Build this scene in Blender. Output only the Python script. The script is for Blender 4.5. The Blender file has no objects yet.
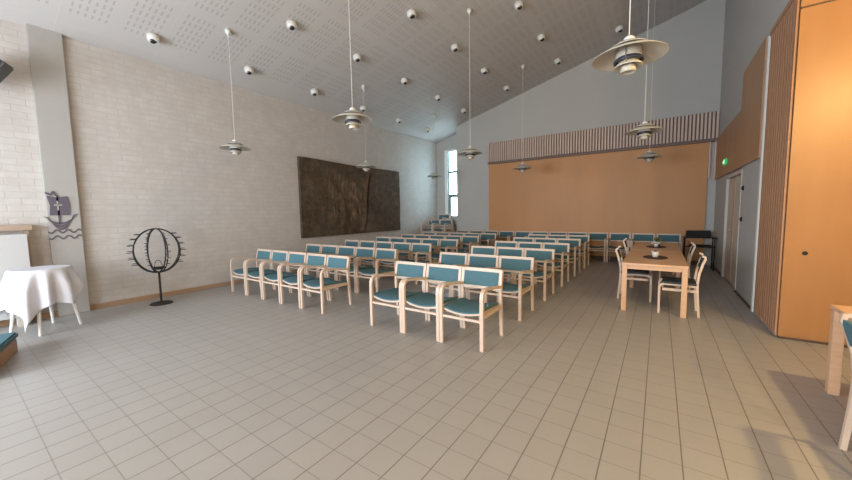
import bpy, bmesh, math, random
from mathutils import Vector, Matrix, noise
PI = math.pi
random.seed(4)
S = bpy.context.scene
C = S.collection

# ------------------------------------------------------------------ camera
CAM_H = 1.5
yaw, pit, rol = 0.60534, 0.08324, -0.018266
fwd = Vector((-math.sin(yaw), math.cos(yaw), 0)); right = Vector((math.cos(yaw), math.sin(yaw), 0)); up = Vector((0, 0, 1))
f2 = fwd * math.cos(pit) - up * math.sin(pit); u2 = up * math.cos(pit) + fwd * math.sin(pit)
r3 = right * math.cos(rol) + u2 * math.sin(rol); u3 = -right * math.sin(rol) + u2 * math.cos(rol)
cd = bpy.data.cameras.new('camera'); cam = bpy.data.objects.new('camera', cd); C.objects.link(cam)
M = Matrix((r3, u3, -f2)).transposed().to_4x4(); M.translation = (0, 0, CAM_H)
cam.matrix_world = M
cd.sensor_width = 36; cd.lens = 337.0 / 852 * 36; cd.clip_start = 0.05
S.camera = cam

# ------------------------------------------------------------------ world, lights, exposure
W = bpy.data.worlds.new('sky'); S.world = W; W.use_nodes = True
bg = W.node_tree.nodes['Background']; bg.inputs[0].default_value = (0.72, 0.90, 1.0, 1); bg.inputs[1].default_value = 3.2
S.view_settings.view_transform = 'Standard'; S.view_settings.look = 'None'
S.view_settings.gamma = 1; S.view_settings.use_curve_mapping = False
S.view_settings.exposure = 0.0

def area(name, loc, rot, sx, sy, power, col):
    l = bpy.data.lights.new(name, 'AREA'); l.shape = 'RECTANGLE'; l.size = sx; l.size_y = sy; l.energy = power; l.color = col
    o = bpy.data.objects.new(name, l); C.objects.link(o); o.location = loc; o.rotation_euler = rot; return o
# daylight entering the windows of the rear wall (behind the camera) and the corner window
area('daylight_rear_left', (-5.2, -3.55, 1.75), (PI/2, 0, 0), 3.4, 2.3, 520, (0.84, 0.92, 1.0))
area('daylight_rear_right', (-1.0, -3.55, 1.75), (PI/2, 0, 0), 2.4, 2.3, 215, (1.0, 0.95, 0.89))
area('daylight_corner', (-6.8, 12.5, 2.7), (-PI/2, 0, 0), 1.3, 3.0, 170, (0.62, 0.88, 1.0))
def bulb(name, loc, power, col, r):
    l = bpy.data.lights.new(name, 'POINT'); l.energy = power; l.color = col; l.shadow_soft_size = r
    o = bpy.data.objects.new(name, l); C.objects.link(o); o.location = loc; return o
WARM = (1.0, 0.68, 0.26)
bulb('dining_bulb', (2.05, 3.2, 2.98), 205, WARM, 0.07)
bulb('annex_fill_bulb', (2.3, 0.0, 2.62), 260, WARM, 0.10)  # added unseen bulb that spreads more warm light over the floor

# ------------------------------------------------------------------ materials
def newmat(name):
    m = bpy.data.materials.new(name); m.use_nodes = True
    nt = m.node_tree; return m, nt, nt.nodes['Principled BSDF']
def node(nt, t, **kw):
    n = nt.nodes.new(t)
    for k, v in kw.items(): setattr(n, k, v)
    return n
def coords(nt, scale=(1, 1, 1), rot=(0, 0, 0), kind='Object'):
    tc = node(nt, 'ShaderNodeTexCoord'); mp = node(nt, 'ShaderNodeMapping')
    mp.inputs['Scale'].default_value = scale; mp.inputs['Rotation'].default_value = rot
    nt.links.new(tc.outputs[kind], mp.inputs[0]); return mp.outputs[0]
def mixc(nt, fac, a, b):
    m = node(nt, 'ShaderNodeMix', data_type='RGBA')
    for i, v in ((0, fac), (6, a), (7, b)):
        if isinstance(v, bpy.types.NodeSocket): nt.links.new(v, m.inputs[i])
        else: m.inputs[i].default_value = v if i == 0 else (*v, 1)
    return m.outputs[2]
def mth(nt, op, a, b=0.0, c=None):
    m = node(nt, 'ShaderNodeMath', operation=op)
    for i, v in enumerate((a, b) if c is None else (a, b, c)):
        if isinstance(v, bpy.types.NodeSocket): nt.links.new(v, m.inputs[i])
        else: m.inputs[i].default_value = v
    return m.outputs[0]
def bump(nt, bsdf, h, strength=0.3, dist=0.01):
    b = node(nt, 'ShaderNodeBump'); b.inputs['Strength'].default_value = strength; b.inputs['Distance'].default_value = dist
    nt.links.new(h, b.inputs['Height']); nt.links.new(b.outputs[0], bsdf.inputs['Normal'])
def noisef(nt, co, scale, detail=3):
    n = node(nt, 'ShaderNodeTexNoise'); n.inputs['Scale'].default_value = scale; n.inputs['Detail'].default_value = detail
    nt.links.new(co, n.inputs['Vector']); return n.outputs[0]
def ramp(nt, f, a, b):
    mr = node(nt, 'ShaderNodeMapRange'); mr.inputs[1].default_value = a; mr.inputs[2].default_value = b
    nt.links.new(f, mr.inputs[0]); return mr.outputs[0]
def plain(name, col, rough=0.6, metal=0.0, var=0.06, scale=8.0, bm=0.0):
    m, nt, b = newmat(name); co = coords(nt)
    f = noisef(nt, co, scale)
    nt.links.new(mixc(nt, f, tuple(c * (1 - var) for c in col), tuple(min(1, c * (1 + var)) for c in col)), b.inputs['Base Color'])
    b.inputs['Roughness'].default_value = rough; b.inputs['Metallic'].default_value = metal
    if bm: bump(nt, b, noisef(nt, co, scale * 30), bm, 0.003)
    return m
def wood(name, c1, c2, rough=0.45, scale=(6, 6, 0.6), nscale=3.0):
    m, nt, b = newmat(name); co = coords(nt, scale)
    f = ramp(nt, noisef(nt, co, nscale, 5), 0.3, 0.7)
    nt.links.new(mixc(nt, f, c1, c2), b.inputs['Base Color']); b.inputs['Roughness'].default_value = rough
    return m
def glow(name, col, strength):
    m, nt, b = newmat(name); b.inputs['Base Color'].default_value = (*col, 1)
    b.inputs['Emission Color'].default_value = (*col, 1); b.inputs['Emission Strength'].default_value = strength; return m

# whitewashed brick
mBrick, nt, b = newmat('whitewashed_brick')
tc = node(nt, 'ShaderNodeTexCoord'); sp = node(nt, 'ShaderNodeSeparateXYZ'); cb = node(nt, 'ShaderNodeCombineXYZ')
nt.links.new(tc.outputs['Object'], sp.inputs[0]); nt.links.new(sp.outputs[1], cb.inputs[0]); nt.links.new(sp.outputs[2], cb.inputs[1])
br = node(nt, 'ShaderNodeTexBrick'); nt.links.new(cb.outputs[0], br.inputs['Vector'])
br.inputs['Scale'].default_value = 1; br.inputs['Brick Width'].default_value = 0.29; br.inputs['Row Height'].default_value = 0.095
br.inputs['Mortar Size'].default_value = 0.009; br.inputs['Mortar Smooth'].default_value = 0.4
br.inputs['Color1'].default_value = (0.55, 0.52, 0.505, 1); br.inputs['Color2'].default_value = (0.515, 0.487, 0.47, 1); br.inputs['Mortar'].default_value = (0.46, 0.43, 0.415, 1)
nz = ramp(nt, noisef(nt, tc.outputs['Object'], 6.0, 4), 0.3, 0.75)
nt.links.new(mixc(nt, nz, (0.46, 0.425, 0.405), br.outputs[0]), b.inputs['Base Color'])
sub = mth(nt, 'SUBTRACT', mth(nt, 'MULTIPLY', noisef(nt, tc.outputs['Object'], 25.0), 0.5), br.outputs['Fac'])
bump(nt, b, sub, 0.40, 0.007); b.inputs['Roughness'].default_value = 0.75
# floor tiles
mFloor, nt, b = newmat('glazed_floor_tile')
tc = node(nt, 'ShaderNodeTexCoord'); mp = node(nt, 'ShaderNodeMapping'); mp.inputs['Location'].default_value = (0.043 + 20.17, 0.015 + 20.5, 0)
nt.links.new(tc.outputs['Object'], mp.inputs[0])
br = node(nt, 'ShaderNodeTexBrick'); nt.links.new(mp.outputs[0], br.inputs['Vector']); br.offset = 0
br.inputs['Scale'].default_value = 1; br.inputs['Brick Width'].default_value = 0.2017; br.inputs['Row Height'].default_value = 0.206
br.inputs['Mortar Size'].default_value = 0.0035; br.inputs['Mortar Smooth'].default_value = 0.3; br.inputs['Bias'].default_value = 0
br.inputs['Color1'].default_value = (0.370, 0.350, 0.336, 1); br.inputs['Color2'].default_value = (0.355, 0.335, 0.322, 1); br.inputs['Mortar'].default_value = (0.19, 0.17, 0.15, 1)
br.inputs['Mortar'].default_value = (0.350, 0.330, 0.317, 1)
nz = noisef(nt, tc.outputs['Object'], 1.7, 4)
sp = node(nt, 'ShaderNodeSeparateXYZ'); nt.links.new(mp.outputs[0], sp.inputs[0])
def joint(v, p, w, k):
    f = mth(nt, 'FRACT', mth(nt, 'DIVIDE', v, p)); dd = mth(nt, 'MULTIPLY', mth(nt, 'MINIMUM', f, mth(nt, 'SUBTRACT', 1.0, f)), p)
    return mth(nt, 'MULTIPLY', mth(nt, 'SUBTRACT', 1.0, ramp(nt, dd, w * .5, w)), k)
jm = mth(nt, 'MAXIMUM', joint(sp.outputs[0], 0.2017, 0.0045, 1.0), joint(sp.outputs[1], 0.206, 0.004, 0.5))
base_c = mixc(nt, mth(nt, 'MULTIPLY', nz, 0.35), br.outputs[0], (0.27, 0.262, 0.245))
nt.links.new(mixc(nt, jm, base_c, (0.155, 0.14, 0.12)), b.inputs['Base Color'])
bump(nt, b, mth(nt, 'SUBTRACT', mth(nt, 'MULTIPLY', noisef(nt, tc.outputs['Object'], 14.0), 0.25), br.outputs['Fac']), 0.25, 0.004)
b.inputs['Roughness'].default_value = 0.42
# perforated acoustic ceiling board: groups of short slots with plain margins
mCeil, nt, b = newmat('perforated_ceiling_board')
tc = node(nt, 'ShaderNodeTexCoord'); sp = node(nt, 'ShaderNodeSeparateXYZ'); nt.links.new(tc.outputs['Object'], sp.inputs[0])
X, Y = sp.outputs[0], sp.outputs[1]
def fr(v, p, off=0.0): return mth(nt, 'FRACT', mth(nt, 'DIVIDE', mth(nt, 'ADD', v, 30.0 + off), p))
def band(v, a, bb): return mth(nt, 'MULTIPLY', mth(nt, 'GREATER_THAN', v, a), mth(nt, 'LESS_THAN', v, bb))
slot = mth(nt, 'MULTIPLY', band(fr(X, 0.15), 0.2, 0.8), band(fr(Y, 0.075), 0.32, 0.66))
grp = mth(nt, 'MULTIPLY', band(fr(X, 1.2, 0.1), 0.10, 0.93), band(fr(Y, 0.60), 0.12, 0.90))
msk = mth(nt, 'MULTIPLY', mth(nt, 'MULTIPLY', slot, grp), mth(nt, 'GREATER_THAN', X, -7.0))
seam = mth(nt, 'MAXIMUM', band(fr(X, 1.2, 0.1), 0.0, 0.006), band(fr(Y, 1.2), 0.0, 0.006))
c1 = mixc(nt, mth(nt, 'MULTIPLY', msk, 0.30), (0.50, 0.475, 0.465), (0.16, 0.14, 0.14))
nt.links.new(mixc(nt, mth(nt, 'MULTIPLY', seam, 0.35), c1, (0.62, 0.6, 0.6)), b.inputs['Base Color'])
b.inputs['Roughness'].default_value = 0.8

mWall = plain('pale_grey_paint', (0.42, 0.415, 0.405), 0.75, var=0.03, scale=2)
mColumn = plain('grey_column_paint', (0.36, 0.345, 0.33), 0.7, var=0.05, scale=3, bm=0.1)
mPanel = wood('orange_birch_veneer', (0.45, 0.210, 0.075), (0.49, 0.232, 0.088), 0.5, (1.2, 1.2, 0.35), 1.6)
mBox = wood('varnished_birch_veneer', (0.315, 0.143, 0.050), (0.36, 0.170, 0.063), 0.42, (1.5, 1.5, 0.5), 2.0)
mSideWood = wood('brown_birch_cladding', (0.34, 0.19, 0.10), (0.40, 0.225, 0.125), 0.5, (2, 2, 0.5), 2.0)
mSlat = wood('pale_slat_wood', (0.50, 0.38, 0.33), (0.58, 0.46, 0.40), 0.6, (8, 8, 0.8))
mSlatWarm = wood('warm_slat_wood', (0.34, 0.175, 0.095), (0.40, 0.215, 0.12), 0.55, (8, 8, 0.8))
mSlatBack = plain('dark_slat_backing', (0.17, 0.125, 0.11), 0.8)
mBirch = wood('pale_birch', (0.54, 0.41, 0.325), (0.61, 0.475, 0.385), 0.4, (10, 10, 3))
mTable = wood('birch_tabletop', (0.56, 0.34, 0.21), (0.64, 0.40, 0.25), 0.35, (2, 14, 14))
mTeal = plain('teal_fabric', (0.060, 0.142, 0.178), 0.85, var=0.18, scale=60, bm=0.25)
mDarkSeat = plain('dark_seat_fabric', (0.035, 0.045, 0.05), 0.8, var=0.2, scale=50)
mBase = wood('baseboard_wood', (0.30, 0.19, 0.12), (0.36, 0.23, 0.15), 0.5, (3, 0.6, 3))
mDarkBase = plain('dark_plinth', (0.09, 0.05, 0.03), 0.6)
mWhite = plain('white_lacquer', (0.62, 0.61, 0.59), 0.35, var=0.02)
mOff = plain('off_white_door_paint', (0.50, 0.45, 0.40), 0.55, var=0.04, scale=3)
mBoard = plain('matt_white_board', (0.46, 0.455, 0.455), 0.8, var=0.02)
mShelf = wood('faded_shelf_wood', (0.34, 0.25, 0.19), (0.40, 0.30, 0.235), 0.6, (3, 0.6, 3))
mCream = plain('cream_lamp_enamel', (0.50, 0.47, 0.41), 0.4, var=0.02)
mGreyLamp = plain('grey_lamp_enamel', (0.42, 0.41, 0.40), 0.4, var=0.03)
mBlueBand = plain('dark_blue_enamel', (0.02, 0.025, 0.05), 0.4)
mBlack = plain('black_vinyl', (0.010, 0.010, 0.011), 0.85)
mIron = plain('wrought_iron', (0.014, 0.012, 0.012), 0.8)
mEmblem = plain('violet_grey_metal', (0.10, 0.085, 0.115), 0.6)
mCloth = plain('white_linen', (0.60, 0.60, 0.66), 0.85, var=0.02, scale=4)
mSpeaker = plain('grey_speaker_case', (0.11, 0.115, 0.11), 0.6)
mSteel = plain('brushed_steel', (0.45, 0.45, 0.44), 0.35, metal=0.8)
mMat = plain('brown_placemat', (0.07, 0.035, 0.025), 0.8)
mLeaf = plain('green_leaf', (0.04, 0.09, 0.03), 0.6)
mWinFrame = plain('white_window_paint', (0.72, 0.76, 0.76), 0.4, var=0.02)
mMullion = plain('blue_grey_window_bar', (0.20, 0.27, 0.28), 0.5)
mGreen = glow('exit_green', (0.02, 0.42, 0.10), 0.45)
mExitWhite = glow('exit_white', (0.7, 1.0, 0.75), 0.8)
mGlass, nt, b = newmat('window_glass')
b.inputs['Transmission Weight'].default_value = 1; b.inputs['Roughness'].default_value = 0; b.inputs['IOR'].default_value = 1.01
b.inputs['Base Color'].default_value = (0.92, 0.97, 0.97, 1)
# woven relief hanging
mTap, nt, b = newmat('brown_woven_relief')
co = coords(nt); a1 = ramp(nt, noisef(nt, co, 1.1, 3), 0.35, 0.65)
c = mixc(nt, a1, (0.052, 0.029, 0.014), (0.078, 0.052, 0.031))
a2 = ramp(nt, noisef(nt, coords(nt, (1, 5, 1.6)), 2.2, 5), 0.50, 0.72)
sp = node(nt, 'ShaderNodeSeparateXYZ'); nt.links.new(co, sp.inputs[0])
def smooth(v, a, bb): return ramp(nt, v, a, bb)
mid = mth(nt, 'MULTIPLY', smooth(sp.outputs[1], -1.35, -0.9), mth(nt, 'SUBTRACT', 1.0, smooth(sp.outputs[1], 0.25, 0.5)))
low = mth(nt, 'MULTIPLY', smooth(sp.outputs[2], -0.8, -0.55), mth(nt, 'SUBTRACT', 1.0, smooth(sp.outputs[2], 0.55, 0.8)))
c = mixc(nt, mth(nt, 'MULTIPLY', mth(nt, 'MULTIPLY', a2, mid), low), c, (0.24, 0.155, 0.085))
c = mixc(nt, mth(nt, 'MULTIPLY', ramp(nt, noisef(nt, coords(nt, (1, 1, 1.4)), 5.5, 6), 0.42, 0.68), 0.55), c, (0.15, 0.100, 0.058))
c = mixc(nt, mth(nt, 'MULTIPLY', ramp(nt, noisef(nt, coords(nt, (1, 1.3, 1), (0.5, 0, 0)), 7.5, 5), 0.52, 0.70), 0.6), c, (0.030, 0.018, 0.010))
nt.links.new(c, b.inputs['Base Color']); b.inputs['Roughness'].default_value = 0.85
bump(nt, b, noisef(nt, co, 22.0, 5), 0.9, 0.02)

# ------------------------------------------------------------------ mesh helpers
class MB:
    def __init__(s): s.bm = bmesh.new()
    def box(s, x0, x1, y0, y1, z0, z1, bev=0.0):
        r = bmesh.ops.create_cube(s.bm, size=1.0)
        for v in r['verts']:
            v.co = Vector(((x0 + x1) / 2 + v.co.x * (x1 - x0), (y0 + y1) / 2 + v.co.y * (y1 - y0), (z0 + z1) / 2 + v.co.z * (z1 - z0)))
        if bev:
            es = list({e for v in r['verts'] for e in v.link_edges})
            bmesh.ops.bevel(s.bm, geom=es, offset=bev, segments=2, affect='EDGES')
        return s
    def poly(s, pts): s.bm.faces.new([s.bm.verts.new(p) for p in pts]); return s
    def prism(s, pts, vec):
        v = Vector(vec); a = [s.bm.verts.new(p) for p in pts]; c = [s.bm.verts.new(Vector(p) + v) for p in pts]; n = len(a)
        s.bm.faces.new(a); s.bm.faces.new(c[::-1])
        for i in range(n): s.bm.faces.new([a[i], a[(i + 1) % n], c[(i + 1) % n], c[i]])
        return s
    def ribbon(s, path, x0, x1, t):
        """bentwood strip: path of (y,z) points, thickness t across the path, from x0 to x1"""
        n = len(path); L, R = [], []
        for i, (y, z) in enumerate(path):
            a = Vector(path[max(i - 1, 0)]); c = Vector(path[min(i + 1, n - 1)]); d = (c - a).normalized(); nn = Vector((-d.y, d.x)) * t / 2
            L.append((y + nn.x, z + nn.y)); R.append((y - nn.x, z - nn.y))
        rows = []
        for i in range(n):
            rows.append([s.bm.verts.new(p) for p in ((x0, *L[i]), (x1, *L[i]), (x1, *R[i]), (x0, *R[i]))])
        for i in range(n - 1):
            for k in range(4): s.bm.faces.new([rows[i][k], rows[i][(k + 1) % 4], rows[i + 1][(k + 1) % 4], rows[i + 1][k]])
        s.bm.faces.new(rows[0][::-1]); s.bm.faces.new(rows[-1]); return s
    def tube(s, pts, r, n=8, closed=False):
        pts = [Vector(p) for p in pts]; m = len(pts); rings = []
        for i, p in enumerate(pts):
            a = pts[(i - 1) % m] if closed or i > 0 else p; c = pts[(i + 1) % m] if closed or i < m - 1 else p
            d = (c - a).normalized(); ref = Vector((0, 0, 1)) if abs(d.z) < 0.95 else Vector((1, 0, 0))
            u = d.cross(ref).normalized(); w = d.cross(u)
            rr = r[i] if isinstance(r, (list, tuple)) else r
            rings.append([s.bm.verts.new(p + (u * math.cos(2 * PI * k / n) + w * math.sin(2 * PI * k / n)) * rr) for k in range(n)])
        for i in range(m if closed else m - 1):
            A, B = rings[i], rings[(i + 1) % m]
            for k in range(n): s.bm.faces.new([A[k], A[(k + 1) % n], B[(k + 1) % n], B[k]])
        if not closed: s.bm.faces.new(rings[0][::-1]); s.bm.faces.new(rings[-1])
        return s
    def lathe(s, prof, n=32, c=(0, 0, 0), sy=1.0):
        rings = []
        for r, z in prof:
            if r < 1e-5: rings.append([s.bm.verts.new((c[0], c[1], c[2] + z))])
            else: rings.append([s.bm.verts.new((c[0] + r * math.cos(2 * PI * k / n), c[1] + sy * r * math.sin(2 * PI * k / n), c[2] + z)) for k in range(n)])
        for A, B in zip(rings, rings[1:]):
            for k in range(n):
                k2 = (k + 1) % n
                if len(A) == 1 and len(B) == 1: continue
                if len(A) == 1: s.bm.faces.new([A[0], B[k], B[k2]])
                elif len(B) == 1: s.bm.faces.new([A[k], A[k2], B[0]])
                else: s.bm.faces.new([A[k], A[k2], B[k2], B[k]])
        return s
    def grid(s, f, nu, nv, closed_thick=None):
        V = [[s.bm.verts.new(f(i / nu, j / nv)) for j in range(nv + 1)] for i in range(nu + 1)]
        for i in range(nu):
            for j in range(nv): s.bm.faces.new([V[i][j], V[i + 1][j], V[i + 1][j + 1], V[i][j + 1]])
        return s
    def slab(s, top, bot, nu, nv):
        T = [[s.bm.verts.new(top(i / nu, j / nv)) for j in range(nv + 1)] for i in range(nu + 1)]
        B = [[s.bm.verts.new(bot(i / nu, j / nv)) for j in range(nv + 1)] for i in range(nu + 1)]
        for i in range(nu):
            for j in range(nv):
                s.bm.faces.new([T[i][j], T[i + 1][j], T[i + 1][j + 1], T[i][j + 1]]); s.bm.faces.new([B[i][j + 1], B[i + 1][j + 1], B[i + 1][j], B[i][j]])
        for i in range(nu):
            s.bm.faces.new([T[i + 1][0], T[i][0], B[i][0], B[i + 1][0]]); s.bm.faces.new([T[i][nv], T[i + 1][nv], B[i + 1][nv], B[i][nv]])
        for j in range(nv):
            s.bm.faces.new([T[0][j], T[0][j + 1], B[0][j + 1], B[0][j]]); s.bm.faces.new([T[nu][j + 1], T[nu][j], B[nu][j], B[nu][j + 1]])
        return s
    def build(s, name, mat, parent=None, smooth=False, origin=None):
        bmesh.ops.recalc_face_normals(s.bm, faces=s.bm.faces)
        if origin is not None:
            bmesh.ops.translate(s.bm, verts=s.bm.verts, vec=-Vector(origin))
        me = bpy.data.meshes.new(name); s.bm.to_mesh(me); s.bm.free(); me.materials.append(mat)
        if smooth:
            for p in me.polygons: p.use_smooth = True
        o = bpy.data.objects.new(name, me); C.objects.link(o)
        if origin is not None: o.location = origin
        if parent: o.parent = parent
        return o
def shade_auto(o, ang=35):
    for p in o.data.polygons: p.use_smooth = True
    a = math.radians(ang); bm = bmesh.new(); bm.from_mesh(o.data)
    for e in bm.edges:
        if len(e.link_faces) == 2 and e.calc_face_angle(0) > a: e.smooth = False
    bm.to_mesh(o.data); bm.free(); return o
def tag(o, label, cat, group=None):
    o['label'] = label; o['category'] = cat
    if group: o['group'] = group
    return o
def thing(name, label, cat, loc=(0, 0, 0), rz=0.0, group=None):
    o = bpy.data.objects.new(name, None); o.empty_display_size = 0.1; C.objects.link(o); o.location = loc; o.rotation_euler = (0, 0, rz)
    return tag(o, label, cat, group)
def struct(o): o['kind'] = 'structure'; return o
kids = {}
def children(o): return [c for c in bpy.data.objects if c.parent == o]
def proto_tree(o): return (o, [proto_tree(c) for c in children(o)])
def copy_tree(t, parent=None):
    c = t[0].copy(); C.objects.link(c)
    if parent: c.parent = parent
    for k in t[1]: copy_tree(k, c)
    return c
def place(t, loc, rz, label, group, state):
    o = t[0] if not state else copy_tree(t)
    state.append(1); o.location = loc; o.rotation_euler = (0, 0, rz); o['label'] = label
    if group: o['group'] = group
    return o

# ------------------------------------------------------------------ room
XL, XR, YB, YN, YR = -7.6, 1.15, 11.2, 11.86, -3.7
def ceil_z(x): return 4.27 + 0.273 * (x - XL)
XA = 4.6      # far side of the dining annex on the right
struct(MB().box(XL - .2, XA + .2, YR - .2, YN + .3, -0.1, 0).build('floor', mFloor))
struct(MB().prism([(XL - .2, YR - .2, ceil_z(XL - .2)), (XR + .2, YR - .2, ceil_z(XR + .2)), (XR + .2, YR - .2, ceil_z(XR + .2) + .15), (XL - .2, YR - .2, ceil_z(XL - .2) + .15)], (0, YN - YR + .5, 0)).build('ceiling', mCeil))
struct(MB().box(XL - .2, XL, YR - .2, YN + .3, 0, ceil_z(XL)).build('wall_left', mBrick))
# back wall with the niche and its window opening
bw = MB()
bw.prism([(-6.3, YB, 0), (XR + .2, YB, 0), (XR + .2, YB, ceil_z(XR + .2)), (-6.3, YB, ceil_z(-6.3))], (0, YN - YB + .2, 0))
struct(bw.build('wall_back', mWall))
WX0, WX1, WZ0, WZ1 = -7.22, -6.36, 1.28, 3.95
nw = MB(); nw.box(XL, WX0, YN, YN + .2, 0, 4.6); nw.box(WX1, -6.3, YN, YN + .2, 0, 4.6); nw.box(WX0, WX1, YN, YN + .2, 0, WZ0); nw.box(WX0, WX1, YN, YN + .2, WZ1, 4.6)
struct(nw.build('wall_niche', mWall))
win = struct(MB().box(WX0, WX0 + .13, YN - .01, YN + .16, WZ0, WZ1).box(WX1 - .05, WX1, YN - .01, YN + .16, WZ0, WZ1).box(WX0 + .13, WX1 - .05, YN - .01, YN + .16, WZ1 - .07, WZ1).box(WX0 + .13, WX1 - .05, YN - .01, YN + .16, WZ0, WZ0 + .05).build('window_1', mWinFrame))
MB().box(WX0 + .13, WX0 + .17, YN + .04, YN + .1, WZ0 + .05, WZ1 - .07).box(WX0 + .17, WX1 - .05, YN + .04, YN + .1, 3.03, 3.12).box(WX0 + .17, WX1 - .05, YN + .04, YN + .1, 2.06, 2.19).box(WX0 + .17, WX0 + .26, YN + .03, YN + .1, WZ0 + .05, 2.08).build('sash_bar', mMullion, win)
MB().box(WX0 + .13, WX1 - .05, YN + .065, YN + .075, WZ0 + .05, WZ1 - .07).build('pane', mGlass, win)
# right wall: solid above the annex, door recess
dr0, dr1 = 7.9, 9.5
rw = MB()
rw.box(XR, XR + .2, 5.42, dr0, 0, 6.8).box(XR, XR + .2, dr1, YB, 0, 6.8).box(XR, XR + .2, dr0, dr1, 2.16, 6.8).box(XR + .18, XR + .2, dr0, dr1, 0, 2.16)
rw.box(XR, XR + .2, YR, 5.42, 3.92, 6.8)
struct(rw.build('wall_right', mWall))
# dining annex shell to the right of the hall (outside the frame except for its light)
struct(MB().box(XR + .2, XA, YR, 5.3, 3.92, 4.0).build('ceiling_annex', mWall))
struct(MB().box(XA, XA + .2, YR - .2, 5.5, 0, 4.0).build('wall_annex', mWall))
# rear wall behind the camera with two window openings
rr = MB()
rr.box(XL, -6.9, YR - .2, YR, 0, 7).box(-3.5, -2.2, YR - .2, YR, 0, 7).box(.2, XA, YR - .2, YR, 0, 7)
for a, c in ((-6.9, -3.5), (-2.2, .2)): rr.box(a, c, YR - .2, YR, 0, .6).box(a, c, YR - .2, YR, 2.9, 7)
struct(rr.build('wall_rear', mWall))
for k, (a, c) in enumerate(((-6.9, -3.5), (-2.2, .2))):
    m = (a + c) / 2
    w = struct(MB().box(a, a + .06, YR - .15, YR - .05, .6, 2.9).box(c - .06, c, YR - .15, YR - .05, .6, 2.9).box(a + .06, c - .06, YR - .15, YR - .05, 2.84, 2.9).box(a + .06, c - .06, YR - .15, YR - .05, .6, .66).box(m - .03, m + .03, YR - .15, YR - .05, .66, 2.84).build('window_%d' % (k + 2), mWinFrame))
    MB().box(a + .06, c - .06, YR - .105, YR - .095, .66, 2.84).build('pane', mGlass, w)
struct(MB().box(XL, XL + .02, YR, YN, 0, .085, .003).build('baseboard_left', mBase))
struct(MB().box(XR - .02, XR, 6.62, dr0, 0, .03).box(XR - .02, XR, dr1, YB - .17, 0, .06).build('baseboard_right', mDarkBase))
struct(MB().box(-6.3, -4.98, YB - .02, YB, 0, .07).build('baseboard_back', mBase))
# grey column on the left wall
struct(MB().box(XL, XL + .07, .945, 1.30, 0, ceil_z(XL) + .03, .008).build('wall_column', mColumn))

# back wall: bulkhead of vertical slats over the wood partition
t = struct(MB().box(-4.98, XR, YB - .10, YB, 3.17, 3.84).build('trim_1', mSlatBack))
sl = MB(); n = 80; pw = (XR + 4.98) / n
for i in range(n): sl.box(-4.98 + pw * (i + .22), -4.98 + pw * (i + .78), YB - .14, YB - .10, 3.19, 3.83)
sl.build('slats', mSlat, t)
MB().box(-4.98, XR, YB - .15, YB - .0, 3.11, 3.17).build('bottom_rail', mSlatBack, t)
p = thing('folding_partition', 'wide orange-brown wooden partition filling the back wall under the slatted band', 'partition', (-1.99, YB, 0))
pm = MB()
for i in range(6):
    a = -2.98 + i * 5.94 / 6; pm.box(a + .0004, a + 5.94 / 6 - .0004, -.06, 0, .10, 3.11)
pm.build('panel', mPanel, p)
MB().box(-2.98, 2.96, -.05, 0, 0, .10).build('plinth', mDarkBase, p)
MB().box(2.965, 3.0, -.09, 0, 2.2, 3.11).box(3.07, 3.12, -.09, 0, 2.2, 3.11).build('edge_trim', mSlat, p)

# wood cladding high on the right wall, stepped
pts = [(6.58, 2.17), (11.18, 2.17), (11.18, 3.17), (8.08, 3.17), (8.08, 3.78), (6.58, 3.78)]
cl = struct(MB().prism([(XR - .035, y, z) for y, z in pts], (.035, 0, 0)).build('trim_2', mSideWood))
# white post between doors and slatted side
struct(MB().box(XR - .025, XR, 6.47, 6.55, 0, 3.76, .004).build('trim_3', mWhite))
# the wood block beside the dining corner
bx = thing('wooden_closet', 'tall varnished orange wooden closet block with slatted left side by the dining corner', 'closet', (XR, 5.3, 0))
MB().box(.0, XA - XR, 0, .1, .03, 3.54).build('front_panel', mBox, bx)
MB().box(.0, XA - XR, 0.0, .1, 3.56, 3.90).build('header_panel', mBox, bx)
MB().box(.01, XA - XR, 0.012, .09, 0, .03).build('plinth', mDarkBase, bx)
MB().box(.01, XA - XR, 0.012, .09, 3.54, 3.56).build('shadow_gap', mDarkBase, bx)
MB().box(-.005, .0, .1, 1.11, .03, 3.72).build('side_backing', mSlatBack, bx)
sl = MB(); n = 11
for i in range(n):
    y = .03 + i * 1.07 / n; sl.box(-.022, -.005, y, y + .072, .03, 3.72)
sl.build('side_slats', mSlatWarm, bx)
MB().box(-.03, .0, .02, 1.11, 3.72, 3.78).build('top_rail', mSideWood, bx)
kh = MB().lathe([(0, 0), (.022, 0), (.022, .008), (0, .008)], 16); bmesh.ops.rotate(kh.bm, verts=kh.bm.verts, cent=(0, 0, 0), matrix=Matrix.Rotation(PI/2, 3, 'X'))
bmesh.ops.translate(kh.bm, verts=kh.bm.verts, vec=(.16, 0.0, .98)); kh.build('lock', mIron, bx)

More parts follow.
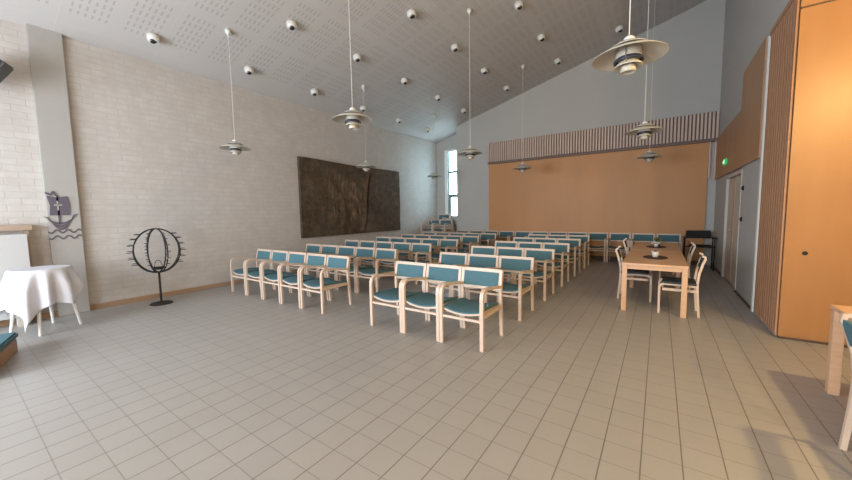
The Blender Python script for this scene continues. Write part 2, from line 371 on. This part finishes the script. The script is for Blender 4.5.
# double door in its recess
d = struct(MB().box(XR - .01, XR + .10, dr1 - .05, dr1, 0, 2.14).box(XR - .01, XR + .10, dr0, dr0 + .05, 0, 2.14).box(XR - .01, XR + .10, dr0 + .05, dr1 - .05, 2.07, 2.14).build('door_1', mOff))
for a, c in ((dr0 + .055, 8.71), (8.725, dr1 - .055)):
    lf = MB().box(XR + .03, XR + .07, a, c, .02, 2.06, .003).build('door_leaf', mOff, d)
    if a > 8.5:
        MB().box(XR + .022, XR + .03, 8.77, 8.83, .9, 1.2).tube([(XR + .025, 8.80, 1.05), (XR - .02, 8.80, 1.05), (XR - .025, 8.93, 1.05)], .01).build('door_handle', mSteel, lf)
MB().box(XR + .018, XR + .03, 8.695, 8.745, .02, 2.06).build('meeting_strip', mSideWood, d)
for z, lab in ((1.80, 'upper small black switch on the white wall beside the white post'), (1.28, 'lower small black switch on the white wall beside the white post')):
    o = thing('wall_switch', lab, 'switch', (XR, 7.72, z), 0, 'switches beside the double door')
    MB().box(-.008, 0, -.04, .04, -.04, .04, .003).build('plate', mBlack, o); MB().box(-.026, -.008, -.03, .03, -.03, .03, .004).build('rocker', mBlack, o)
# exit sign
e = thing('exit_sign', 'small lit green exit sign on the wood cladding above the double door', 'sign', (XR - .04, 9.4, 2.42))
e.scale = (.8, .8, .8)
MB().box(-.05, 0, -.17, .17, -.075, .075, .006).build('casing', mGreen, e)
x = -.052
def q(pts): ex.prism([(x, a, c) for a, c in pts], (-.002, 0, 0))
ex = MB()
q([(-.13, -.055), (-.06, -.055), (-.06, .055), (-.13, .055)]); ex.build('doorway_mark', mExitWhite, e); ex = MB()
q([(.0, .0), (-.03, .005), (-.03, .02), (.0, .018)]); q([(-.005, -.01), (.03, -.01), (.03, .03), (-.005, .03)])
q([(.0, .033), (.02, .033), (.02, .053), (.0, .053)]); q([(.0, -.01), (.015, -.01), (-.02, -.05), (-.035, -.05)]); q([(.015, -.01), (.03, -.01), (.06, -.05), (.045, -.05)])
ex.build('running_figure', mExitWhite, e); ex = MB(); q([(.09, 0), (.12, .03), (.12, .01), (.15, .01), (.15, -.01), (.12, -.01), (.12, -.03)])
ex.build('arrow', mExitWhite, e)

# ------------------------------------------------------------------ woven relief on the brick wall
def mural():
    y0, y1, z0, z1 = 5.30, 9.29, .88, 2.92; cy, cz = (y0 + y1) / 2, (z0 + z1) / 2
    def edge_top(v): return 2.93 + .03 * math.sin(v * 7 + 1) * (1 - v) - .02 * v
    def slit(z): return (7.50 + (z - .9) * .215 + .05 * math.sin((z - .9) * 3.3))
    def front(u, v):
        y = y0 + (y1 - y0) * u; z = z0 + (edge_top(u) - z0) * v
        p = Vector((y * 1.3, z * 1.3, 3.1)); h = .02 * noise.noise(p) + .012 * noise.noise(p * 3.1)
        wmid = max(0, min(1, (y - 5.95) * 3)) * max(0, min(1, (7.45 - y) * 4)) * max(0, min(1, (z - 1.15) * 5)) * max(0, min(1, (2.75 - z) * 3))
        k = 16 if z < 1.85 else 7
        h += wmid * (.020 * math.sin(y * k + (0 if z < 1.85 else z * 9) + 2 * noise.noise(Vector((y * 2, z * 2, 0)))) + .015 * noise.noise(Vector((y * 9, z * 3, 0))))
        d = abs(y - slit(z)); 
        if .95 < z < 2.75: h += .035 * math.exp(-((y - slit(z) + .09) / .06) ** 2) - (.075 if d < .04 else 0)
        return (XL + .085 + h - XL, y - cy, z - cz)
    def back(u, v):
        y = y0 + (y1 - y0) * u; z = z0 + (edge_top(u) - z0) * v; return (.01, y - cy, z - cz)
    m = MB().slab(front, back, 200, 70)
    o = m.build('wall_relief', mTap); o.location = (XL, cy, cz); shade_auto(o, 50)
    tag(o, 'large dark brown rectangular relief artwork hung on the white brick wall', 'artwork')
mural()

# ------------------------------------------------------------------ chairs
def make_armchair():
    t = thing('armchair', '', 'chair')
    w = .272; lw = .040
    arm = [(-.275, .50), (-.275, .555), (-.271, .595), (-.258, .625), (-.235, .645), (-.205, .654), (-.17, .654), (.0, .635), (.15, .612), (.245, .600)]
    for sx in (-1, 1):
        x0, x1 = (-w, -w + lw) if sx < 0 else (w - lw, w)
        MB().ribbon([(-.275, 0), (-.275, .50)], x0, x1, .032).build('leg', mBirch, t)
        shade_auto(MB().ribbon(arm, x0, x1, .030).build('armrest', mBirch, t), 25)
        MB().ribbon([(.285, 0), (.262, .25), (.245, .46), (.245, .56)], x0 + .002, x1 - .002, .034).build('leg', mBirch, t)
        MB().box(x0 + .006, x1 - .006, -.259, .24, .345, .385).build('side_rail', mBirch, t)
    def yb(z): return .245 + .045 * max(0, (z - .56) / .24) ** 1.3
    bf = MB()
    for sx in (-1, 1):
        x0, x1 = (-w + .004, -w + .042) if sx < 0 else (w - .042, w - .004)
        bf.ribbon([(yb(z), z) for z in (.56, .61, .66, .71, .76, .785)] + [(yb(.8) - .004, .797)], x0, x1, .04)
    bf.ribbon([(yb(.762), .758), (yb(.795), .797)], -w + .042, w - .042, .028)
    bf.ribbon([(yb(.56), .553), (yb(.6), .588)], -w + .042, w - .042, .028)
    bfo = shade_auto(bf.build('backrest', mBirch, t), 30)
    shade_auto(MB().ribbon([(yb(z) - .004, z) for z in (.588, .62, .66, .70, .74, .758)], -w + .044, w - .044, .034).build('backrest_pad', mTeal, bfo), 30)
    def top(u, v):
        x = (u - .5) * 2; y = -.268 + v * .50 + (.012 * x * x if v == 0 else 0)
        return (x * (w - lw - .002), y, .402 + .032 * x * x + .012 * math.sin(v * PI) + (-.012 if v in (0,) else 0) - .02 * v)
    def bot(u, v):
        x = (u - .5) * 2; return (x * (w - lw - .002), -.268 + v * .50 + (.012 * x * x if v == 0 else 0), .374 + .032 * x * x - .02 * v)
    def top2(u, v): a = bot(u, v); return (a[0] * .999, a[1], a[2] - .0005)
    def bot2(u, v): a = bot(u, v); return (a[0] * .999, a[1], a[2] - .022)
    sh_ = shade_auto(MB().slab(top2, bot2, 10, 3).build('seat', mBirch, t), 50)
    shade_auto(MB().slab(top, bot, 10, 6).build('seat_cushion', mTeal, sh_), 50)
    MB().box(-w + lw, w - lw, -.284, -.264, .305, .332).build('stretcher', mBirch, t)
    MB().box(-w + lw, w - lw, .24, .262, .33, .357).build('stretcher', mBirch, t)
    return proto_tree(t)
arm_t = make_armchair(); used = []
ORD = ['front', 'second', 'third', 'fourth', 'fifth', 'sixth']
# left block: six rows of five
pos5 = ['the brick-wall end', 'second place from the brick wall', 'the middle', 'second place from the aisle', 'the aisle end']
for r in range(6):
    for k in range(5):
        x = -6.61 + k * .557; y = 3.478 + 1.2 * r
        place(arm_t, (x, y, 0), random.uniform(-.006, .006), 'teal-padded armchair at %s of the %s row, left block' % (pos5[k], ORD[r]), 'armchairs in rows in the left block', used)
pos3 = ['left seat', 'middle seat', 'right end seat']
for r in range(6):
    for k in range(3):
        x = -2.862 + k * .547; y = 3.478 + 1.205 * r
        place(arm_t, (x, y, 0), random.uniform(-.006, .006), 'teal-padded armchair, %s of the %s row, block by the tables' % (pos3[k], ORD[r]), 'armchairs in rows in the right block', used)
NUM = ['first', 'second', 'third', 'fourth', 'fifth', 'sixth', 'seventh', 'eighth', 'ninth', 'tenth', 'eleventh', 'twelfth']
for k in range(12):
    place(arm_t, (.225 - k * .567, 10.84, 0), random.uniform(-.01, .01), 'teal-padded armchair against the back wall, %s from the right end of that row' % NUM[k], 'armchairs along the back wall', used)
sd = ['bottom chair', 'second chair up', 'third chair up', 'fourth chair up', 'fifth chair up', 'sixth chair up', 'topmost chair']
for (x, y, n, lab) in ((-7.26, 10.94, 5, 'the front stack nearest the brick wall in the niche'), (-6.70, 10.92, 5, 'the front stack below the niche window'), (-7.12, 11.54, 7, 'the taller rear stack in the niche')):
    for k in range(n):
        nm = 'topmost chair' if k == n - 1 else sd[k]
        place(arm_t, (x, y - .033 * k, .1 * k), 0, 'birch armchair, %s of %s' % (nm, lab), 'stacked armchairs in the window niche', used)

def make_side_chair():
    t = thing('dining_chair', '', 'chair'); w = .21; lw = .03
    def arc(cy, cz, r, a0, a1, n=6): return [(cy + r * math.cos(math.radians(a0 + (a1 - a0) * i / n)), cz + r * math.sin(math.radians(a0 + (a1 - a0) * i / n))) for i in range(n + 1)]
    for sx in (-1, 1):
        x0, x1 = (-w, -w + lw) if sx < 0 else (w - lw, w)
        shade_auto(MB().ribbon([(-.225, 0)] + arc(-.165, .37, .06, 180, 90) + [(.0, .428), (.18, .415)], x0, x1, .026).build('leg', mBirch, t), 25)
        shade_auto(MB().ribbon([(.225, 0), (.205, .25), (.195, .45), (.21, .60), (.245, .74), (.268, .80), (.262, .832), (.235, .838)], x0 + .001, x1 - .001, .028).build('leg', mBirch, t), 25)
        MB().box(x0 + .005, x1 - .005, -.19, .19, .335, .37).build('side_rail', mBirch, t)
    MB().slab(lambda u, v: ((u - .5) * 2 * (w + .002), -.19 + v * .38, .462 + .01 * math.sin(u * PI) * math.sin(v * PI)), lambda u, v: ((u - .5) * 2 * (w + .002), -.19 + v * .38, .434), 6, 6).build('seat', mDarkSeat, t)
    MB().box(-w + lw, w - lw, -.20, -.18, .38, .415).box(-w + lw, w - lw, .175, .195, .38, .415).build('seat_frame', mBirch, t)
    shade_auto(MB().ribbon([(.228, .66), (.245, .72), (.262, .78), (.262, .81)], -w + lw, w - lw, .02).build('backrest', mDarkSeat, t), 30)
    return proto_tree(t)
sc_t = make_side_chair(); u2_ = []
for (x, y, rz, lab) in ((-.30, 6.56, PI/2, 'on the left of the nearer wooden table'), (.26, 5.97, -PI/2, 'on the right of the nearer wooden table'),
                        (-.33, 8.35, PI/2, 'on the left of the farther wooden table'), (.27, 7.75, -PI/2, 'on the right of the farther wooden table')):
    # chairs face the table: back posts away from it
    place(sc_t, (x, y, 0), rz, 'armless birch dining chair with dark seat %s' % lab, 'dining chairs at the long tables', u2_)
o = place(sc_t, (1.20, 2.86, 0), PI/2, 'pale birch chair half seen at the table on the right edge', None, u2_)
o['group'] = ''; del o['group']
for c in children(o):
    if c.name.split('.')[0] in ('backrest', 'seat'):
        c.data = c.data.copy(); c.data.materials[0] = mTeal

# black armchair by the back right corner
bc = thing('black_armchair', 'black upholstered armchair standing in the back right corner beside the doors', 'chair', (.80, 10.35, 0))
MB().box(-.24, .24, .18, .24, .735, .925, .015).build('backrest', mBlack, bc)
MB().box(-.18, .26, -.22, .20, .545, .585, .015).build('seat', mBlack, bc)
MB().box(.24, .32, -.2, .2, .745, .775, .008).build('armrest', mBlack, bc); MB().box(-.30, -.24, -.2, .2, .745, .775, .008).build('armrest', mBlack, bc)
for x in (-.27, .28):
    MB().tube([(x, -.18, 0), (x, -.18, .74)], .012).build('leg', mBlack, bc); MB().tube([(x, .21, 0), (x, .21, .74)], .012).build('leg', mBlack, bc)
for a_, c_ in (((-.27, -.1, .555), (.28, -.1, .555)), ((-.27, .21, .80), (.28, .21, .80)), ((-.27, -.18, .03), (-.27, .21, .03)), ((.28, -.18, .03), (.28, .21, .03))):
    MB().tube([a_, c_], .01).build('cross_bar', mBlack, bc)

# ------------------------------------------------------------------ tables
def make_table(lx, ly, h, lab, loc, grp):
    t = thing('dining_table', lab, 'table', loc, 0, grp)
    MB().box(-lx/2, lx/2, -ly/2, ly/2, h - .032, h, .004).build('tabletop', mTable, t)
    MB().box(-lx/2 + .07, lx/2 - .07, -ly/2 + .03, -ly/2 + .05, h - .09, h - .032).box(-lx/2 + .07, lx/2 - .07, ly/2 - .05, ly/2 - .03, h - .09, h - .032).box(-lx/2 + .03, -lx/2 + .05, -ly/2 + .07, ly/2 - .07, h - .09, h - .032).box(lx/2 - .05, lx/2 - .03, -ly/2 + .07, ly/2 - .07, h - .09, h - .032).build('apron', mTable, t)
    for sx in (-1, 1):
        for sy in (-1, 1):
            cx, cy = sx * (lx/2 - .038), sy * (ly/2 - .038)
            MB().box(cx - .032, cx + .032, cy - .032, cy + .032, 0, h - .032, .004).build('leg', mTable, t)
    return t
make_table(.78, 1.82, .71, 'nearer of the two light wooden tables standing end to end', (-.04, 6.55, 0), 'long tables standing end to end')
make_table(.78, 1.82, .71, 'farther of the two light wooden tables standing end to end', (-.04, 8.39, 0), 'long tables standing end to end')
make_table(1.2, 1.15, .71, 'light wooden table cut off by the right edge beside the orange closet', (1.74, 3.40, 0), None)
for (y, lab) in ((6.45, 'round dark placemat under the white bowl on the nearer table'), (8.2, 'round dark placemat under the white flowers on the farther table')):
    o = MB().lathe([(0, 0), (.165, 0), (.17, .003), (.165, .006), (0, .006)], 32, sy=1.5).build('placemat', mMat); o.location = (-.03, y, .7105)
    tag(o, lab, 'placemat', 'placemats on the tables')
bo = thing('white_bowl', 'small white bowl on the dark placemat of the nearer table', 'bowl', (-.03, 6.45, .717))
MB().lathe([(0, 0), (.032, 0), (.046, .03), (.052, .09), (.046, .09), (.04, .03), (0, .02)], 24).build('bowl', mWhite, bo, True)
MB().lathe([(0, .06), (.043, .06), (.03, .085), (.012, .105), (0, .108)], 16).build('candle', mMat, bo, True)
fl = thing('flower_arrangement', 'white flowers with green leaves in a small glass on the farther table', 'flowers', (-.03, 8.2, .717))
MB().lathe([(0, 0), (.035, 0), (.04, .05), (.035, .06), (0, .055)], 20).build('pot', mWhite, fl, True)
fm = MB()
for k in range(7):
    a = k * 2.4; r = .03 + .012 * (k % 3)
    bmesh.ops.create_icosphere(fm.bm, subdivisions=2, radius=.026, matrix=Matrix.Translation((-.01 + r * math.cos(a) * 1.3, r * math.sin(a), .07 + .008 * (k % 4))) @ Matrix.Diagonal((1, 1, .7, 1)))
fm.build('blossoms', mWhite, fl, True)
lm = MB()
for k in range(9):
    a = k * 0.7; d = Vector((math.cos(a), math.sin(a), 0)); s = Vector((-d.y, d.x, 0)) * .012; b0 = Vector((0, 0, .07)); hh = .10 + .02 * (k % 3)
    lm.prism([b0, b0 + d * .03 + Vector((0, 0, hh * .6)) + s, b0 + d * .05 + Vector((0, 0, hh)), b0 + d * .03 + Vector((0, 0, hh * .6)) - s], (0, 0, .002))
lm.build('leaves', mLeaf, fl)
gv = thing('glass_vase', 'clear glass lantern behind the white flowers on the farther table', 'vase', (.0, 8.40, .7105))
MB().lathe([(0, 0), (.05, 0), (.05, .16), (.046, .16), (.046, .006), (0, .006)], 24).build('glass', mGlass, gv, True)
MB().lathe([(0, .007), (.03, .007), (.03, .06), (0, .06)], 16).build('candle', mLeaf, gv, True)

# ------------------------------------------------------------------ pendant lamps
def make_pendant():
    t = thing('pendant_lamp', '', 'lamp'); Z = 1.9
    MB().lathe([(.0, .135), (.02, .134), (.036, .122), (.038, .10), (.03, .098), (0, .10)], 24).build('cap', mWhite, t, True)
    MB().lathe([(.03, .10), (.06, .092), (.10, .075), (.125, .058), (.128, .052), (.122, .054), (.09, .07), (.05, .086), (.03, .094)], 40).build('top_shade', mGreyLamp, t, True)
    MB().lathe([(.095, .048), (.14, .036), (.20, .012), (.25, -.018), (.252, -.022), (.248, -.021), (.20, .006), (.14, .029), (.092, .042)], 48).build('main_shade', mCream, t, True)
    MB().lathe([(.075, .05), (.085, .03), (.088, -.025), (.083, -.025), (.08, .025), (.07, .045)], 36).build('inner_cone', mCream, t, True)
    MB().lathe([(.086, -.026), (.100, -.040), (.102, -.052), (.096, -.056), (.082, -.045), (.082, -.028)], 36).build('colour_ring', mBlueBand, t, True)
    MB().lathe([(.06, -.05), (.075, -.062), (.095, -.085), (.097, -.092), (.092, -.090), (.07, -.066), (.055, -.054)], 36).build('lower_shade', mCream, t, True)
    MB().lathe([(.045, -.08), (.05, -.10), (.052, -.130), (.047, -.130), (.045, -.10), (.0, -.095)], 30).build('bottom_cup', mCream, t, True)
    st = MB()
    for k in range(3):
        a = k * 2 * PI / 3 + .4; c, s = math.cos(a), math.sin(a)
        st.tube([(.09 * c, .09 * s, .078), (.115 * c, .115 * s, .045)], .004, 6).tube([(.092 * c, .092 * s, .046), (.098 * c, .098 * s, -.045)], .004, 6).tube([(.09 * c, .09 * s, -.05), (.088 * c, .088 * s, -.088)], .004, 6).tube([(.05 * c, .05 * s, -.06), (.047 * c, .047 * s, -.1)], .004, 6)
    st.build('strut', mSteel, t)
    return t
base = make_pendant(); lt = proto_tree(base); lu = []
cols = [(-6.17, 'nearest the brick wall'), (-3.22, 'over the chair rows'), (-.23, 'towards the doors')]
rows = [(3.08, 'front'), (6.30, 'middle'), (9.50, 'back')]
for x, cl_ in cols:
    for y, rl in rows:
        z = 2.69 if not (x > -1 and y < 4) else 2.66
        o = place(lt, (x, y, z), 0, 'layered white pendant lamp, the %s one of three %s' % (rl, cl_), 'pendant lamps over the hall', lu)
        hz = ceil_z(x) - z
        MB().tube([(0, 0, .13), (0, 0, hz - .05)], .0038, 6).build('cord', mWhite, o)
        MB().lathe([(0, hz - .12), (.012, hz - .12), (.016, hz - .07), (.045, hz - .055), (.05, hz + .01), (0, hz + .01)], 16).build('ceiling_cup', mWhite, o, True)
o = place(lt, (2.05, 3.2, 3.21), 0, 'lit layered pendant lamp over the dining corner table', None, lu); del o['group']
MB().tube([(0, 0, .13), (0, 0, 3.92 - 3.21)], .0035, 6).build('cord', mWhite, o)
o = place(lt, (2.3, 0, 2.85), 0, 'added unseen pendant lamp for warm fill light in the annex behind the camera', None, lu); del o['group']  # unseen lamp body added to go with the warm fill bulb
MB().tube([(0, 0, .13), (0, 0, 3.92 - 2.85)], .0035, 6).build('cord', mWhite, o)

# ceiling spots: white domes with a dark opening
def make_spot():
    t = thing('ceiling_spotlight', '', 'light')
    MB().lathe([(.0, .03), (.085, .03), (.09, -.02), (.088, -.05), (.075, -.08), (.052, -.095), (.052, -.085), (0, -.085)], 24).build('housing', mWhite, t, True)
    m = MB().lathe([(0, 0), (.044, 0), (.046, .004), (.046, .014), (0, .014)], 20); m.bm.transform(Matrix.Translation((.012, -.028, -.098)) @ Matrix.Rotation(math.radians(-22), 4, 'X'))
    m.build('lens', mBlack, t)
    return proto_tree(t)
sp_t = make_spot(); su = []
sxn = ['beside the brick wall', 'second from the brick wall', 'third from the brick wall', 'fourth from the brick wall', 'farthest from the brick wall']
syn = ['nearest row', 'second row', 'third row', 'fourth row', 'fifth row', 'sixth row', 'farthest row']
SX = [-6.92, -5.44, -3.97, -2.48, -.99]; SY = [.68, 2.25, 3.82, 5.39, 7.02, 8.60, 10.2]
vis = {0: range(0, 7), 1: range(2, 7), 2: range(3, 7), 3: range(4, 7), 4: range(6, 7)}
for i, x in enumerate(SX):
    for j in vis[i]:
        o = place(sp_t, (x, SY[j], ceil_z(x) - .02), 0, 'round white ceiling spotlight %s in the %s of spotlights' % (sxn[i], syn[j]), 'round spotlights in the ceiling', su)
        o.rotation_euler = (0, -math.atan(.273), 0)

# ------------------------------------------------------------------ globe candle stand
g = thing('globe_candle_stand', 'black iron globe-shaped candle stand on the tiles by the brick wall', 'candle stand', (-7.05, 2.10, 0), math.radians(20))
MB().lathe([(0, 0), (.16, 0), (.165, .01), (.15, .02), (.03, .024), (0, .025)], 32).build('base', mIron, g)
MB().tube([(0, 0, .02), (0, 0, .56)], .016, 10).build('pole', mIron, g)
R = .335; RZ = .375; zc = .925
for k in range(4):
    a = k * PI / 4 + .565; c, s = math.cos(a), math.sin(a)
    ring = [(R * math.cos(t) * c, R * math.cos(t) * s, zc + RZ * math.sin(t)) for t in [2 * PI * i / 48 for i in range(48)]]
    MB().tube(ring, .011, 6, True).build('hoop', mIron, g)
for k in range(8):
    a = k * PI / 4 + .565; c, s = math.cos(a), math.sin(a)
    for e_ in (-34, -17, 0, 17, 34, 50):
        t_ = math.radians(e_); p = Vector((R * math.cos(t_) * c, R * math.cos(t_) * s, zc + RZ * math.sin(t_))); d_ = Vector((c, s, 0))
        MB().tube([p, p + d_ * .095], [.008, .004], 6).lathe([(0, 0), (.012, 0), (.015, .006), (0, .008)], 10, tuple(p + d_ * .06)).build('candle_holder', mIron, g)
MB().lathe([(0, -.02), (.05, -.018), (.085, .0), (.09, .02), (.084, .02), (.045, -.008), (0, -.01)], 24, (0, 0, .62)).tube([(.088 * math.cos(t), 0, .64 + .12 * math.sin(t)) for t in [PI * i / 12 for i in range(13)]], .005, 6).build('centre_dish', mIron, g)

# ------------------------------------------------------------------ ship emblem on the column
em = thing('ship_emblem', 'dark sailing ship emblem with a cross on its sail mounted on the grey column', 'emblem', (XL + .07, 1.08, 1.55))
def E(X_, Y_): return (.907 + (X_ / 6 - 45) * .0104 - 1.08, 1.58 - (Y_ / 6 + 160 - 213) * .015 - 1.55)
def ep(pts, name, mat=mEmblem, x0=0.0, d=.012):
    m = MB()
    for poly in (pts if isinstance(pts[0][0], (tuple, list)) else [pts]): m.prism([(x0, *E(*p)) for p in poly], (d, 0, 0))
    return m.build(name, mat, em)
ep([(297, 213), (345, 220), (420, 215), (432, 270), (425, 330), (305, 330), (312, 270)], 'sail')
ep([[(354, 243), (363, 243), (363, 300), (354, 300)], [(336, 264), (384, 264), (384, 272), (336, 272)]], 'cross', mColumn, .012, .004)
ep([[(354, 210), (366, 210), (366, 380), (354, 380)]], 'mast')
ep([[(290, 190), (320, 200), (336, 183), (350, 190), (360, 214), (348, 214), (338, 197), (322, 212), (290, 202)]], 'flag')
hm = []
def hy(c_, q_): return 374 + c_ - (44 + c_ * .85) * q_ * q_ + (-8 if q_ > 0 else 4) * abs(q_)
for a, c in ((0, 13), (16, 29), (32, 46)):
    for i in range(16):
        q0, q1 = -1 + i / 8, -1 + (i + 1) / 8
        hm.append([(370 + q0 * (104 - a * .6), hy(a, q0)), (370 + q1 * (104 - a * .6), hy(a, q1)), (370 + q1 * (104 - c * .6), hy(c, q1)), (370 + q0 * (104 - c * .6), hy(c, q0))])
ep(hm, 'hull')
wv = []
for yb_ in (424, 460):
    P = [(285 + i * 6.8, yb_ + 10 * math.sin(i * .62 + .2)) for i in range(31)]
    for i in range(30): wv.append([(P[i][0], P[i][1]), (P[i + 1][0], P[i + 1][1]), (P[i + 1][0], P[i + 1][1] + 8), (P[i][0], P[i][1] + 8)])
ep(wv, 'waves')

# ------------------------------------------------------------------ small table with a white cloth
tc_ = (-6.82, .74); TH = .835; TR = .275
wt = thing('side_table', 'small white round table with splayed legs under the white cloth', 'table', (*tc_, 0))
MB().lathe([(0, TH - .03), (TR, TH - .03), (TR, TH), (0, TH)], 36).build('tabletop', mWhite, wt)
for (x, y) in ((-6.49, .64), (-6.72, 1.05), (-7.14, .84), (-6.91, .43)):
    dx, dy = x - tc_[0], y - tc_[1]
    MB().tube([(dx, dy, 0), (dx * .62, dy * .62, TH - .03)], [.017, .026], 10).build('leg', mWhite, wt)
def cloth():
    N = 80; half = .625; ang = math.radians(13); m = MB(); V = {}
    for i in range(N + 1):
        for j in range(N + 1):
            a = (i / N * 2 - 1) * half + .125; c = (j / N * 2 - 1) * half - .14
            r = math.hypot(a, c); th = math.atan2(c, a) + ang; Rr = TR + .006
            if r <= Rr: p = (r * math.cos(th), r * math.sin(th), TH + .005)
            else:
                h = r - Rr; k = min(1, h / .25)
                fold = .5 + .5 * math.sin(th * 11 + 1.1 + .7 * math.sin(th * 3)); 
                corner = max(0, abs(math.sin((th - ang) * 2)) ** 2)
                rad = Rr + .012 + k * (.04 * fold + .03 * corner) + .05 * h * corner + .05 * (fold - .3) * min(1, h / .4)
                th2 = th - (th - ang - round((th - ang - PI/4) / (PI/2)) * PI/2 - PI/4) * .25 * k * corner
                p = (rad * math.cos(th2), rad * math.sin(th2), TH + .005 - h * .96)
            V[i, j] = m.bm.verts.new(p)
    for i in range(N):
        for j in range(N): m.bm.faces.new([V[i, j], V[i + 1, j], V[i + 1, j + 1], V[i, j + 1]])
    o = m.build('tablecloth', mCloth, None, True); o.location = (*tc_, 0)
    md = o.modifiers.new('thick', 'SOLIDIFY'); md.thickness = .004; md.offset = 1
    tag(o, 'white tablecloth with pointed hanging corners draped over the small table on the left', 'tablecloth')
cloth()

# wall shelf, white board, speaker, bench at the left edge
sh = thing('wall_shelf', 'brown wooden shelf on the brick wall left of the column', 'shelf', (XL, .2, 1.38))
MB().box(0, .16, -1.0, .58, -.04, .04, .008).build('shelf_board', mShelf, sh)
MB().box(0, .12, .50, .54, -.85, -.045).build('bracket', mShelf, sh)
wb = thing('display_board', 'plain white board standing against the brick wall behind the cloth-covered table', 'board', (XL + .2, .18, 0))
MB().box(0, .03, -.5, .53, .12, 1.29, .004).build('board', mBoard, wb)
for y_ in (-.37, .39): MB().box(-.03, .0, y_ - .03, y_ + .03, .0, 1.1).box(-.1, .1, y_ - .04, y_ + .04, 0, .12).build('stand', mOff, wb)
spk = thing('wall_speaker', 'dark grey loudspeaker high on the brick wall at the left edge', 'speaker', (XL + .30, .50, 3.50), math.radians(-25))
spk.rotation_euler = (-.62, 0, math.radians(-25))
MB().box(-.13, .13, -.15, .17, -.22, .18, .015).build('case', mSpeaker, spk)
MB().box(.13, .138, -.13, .15, -.20, .16, .003).build('grille', mBlack, spk)
MB().box(-.26, -.13, -.03, .03, -.05, .03).build('bracket', mIron, spk)
bn = thing('kneeling_bench', 'low wooden kneeler with a teal cushion at the lower left edge', 'kneeler', (-6.0, .43, 0), math.radians(-16.5))
MB().box(0, 1.0, -.5, 0, .155, .225, .018).build('cushion', mTeal, bn)
MB().box(.015, .985, -.485, -.015, .0, .155, .006).build('frame', mSideWood, bn)
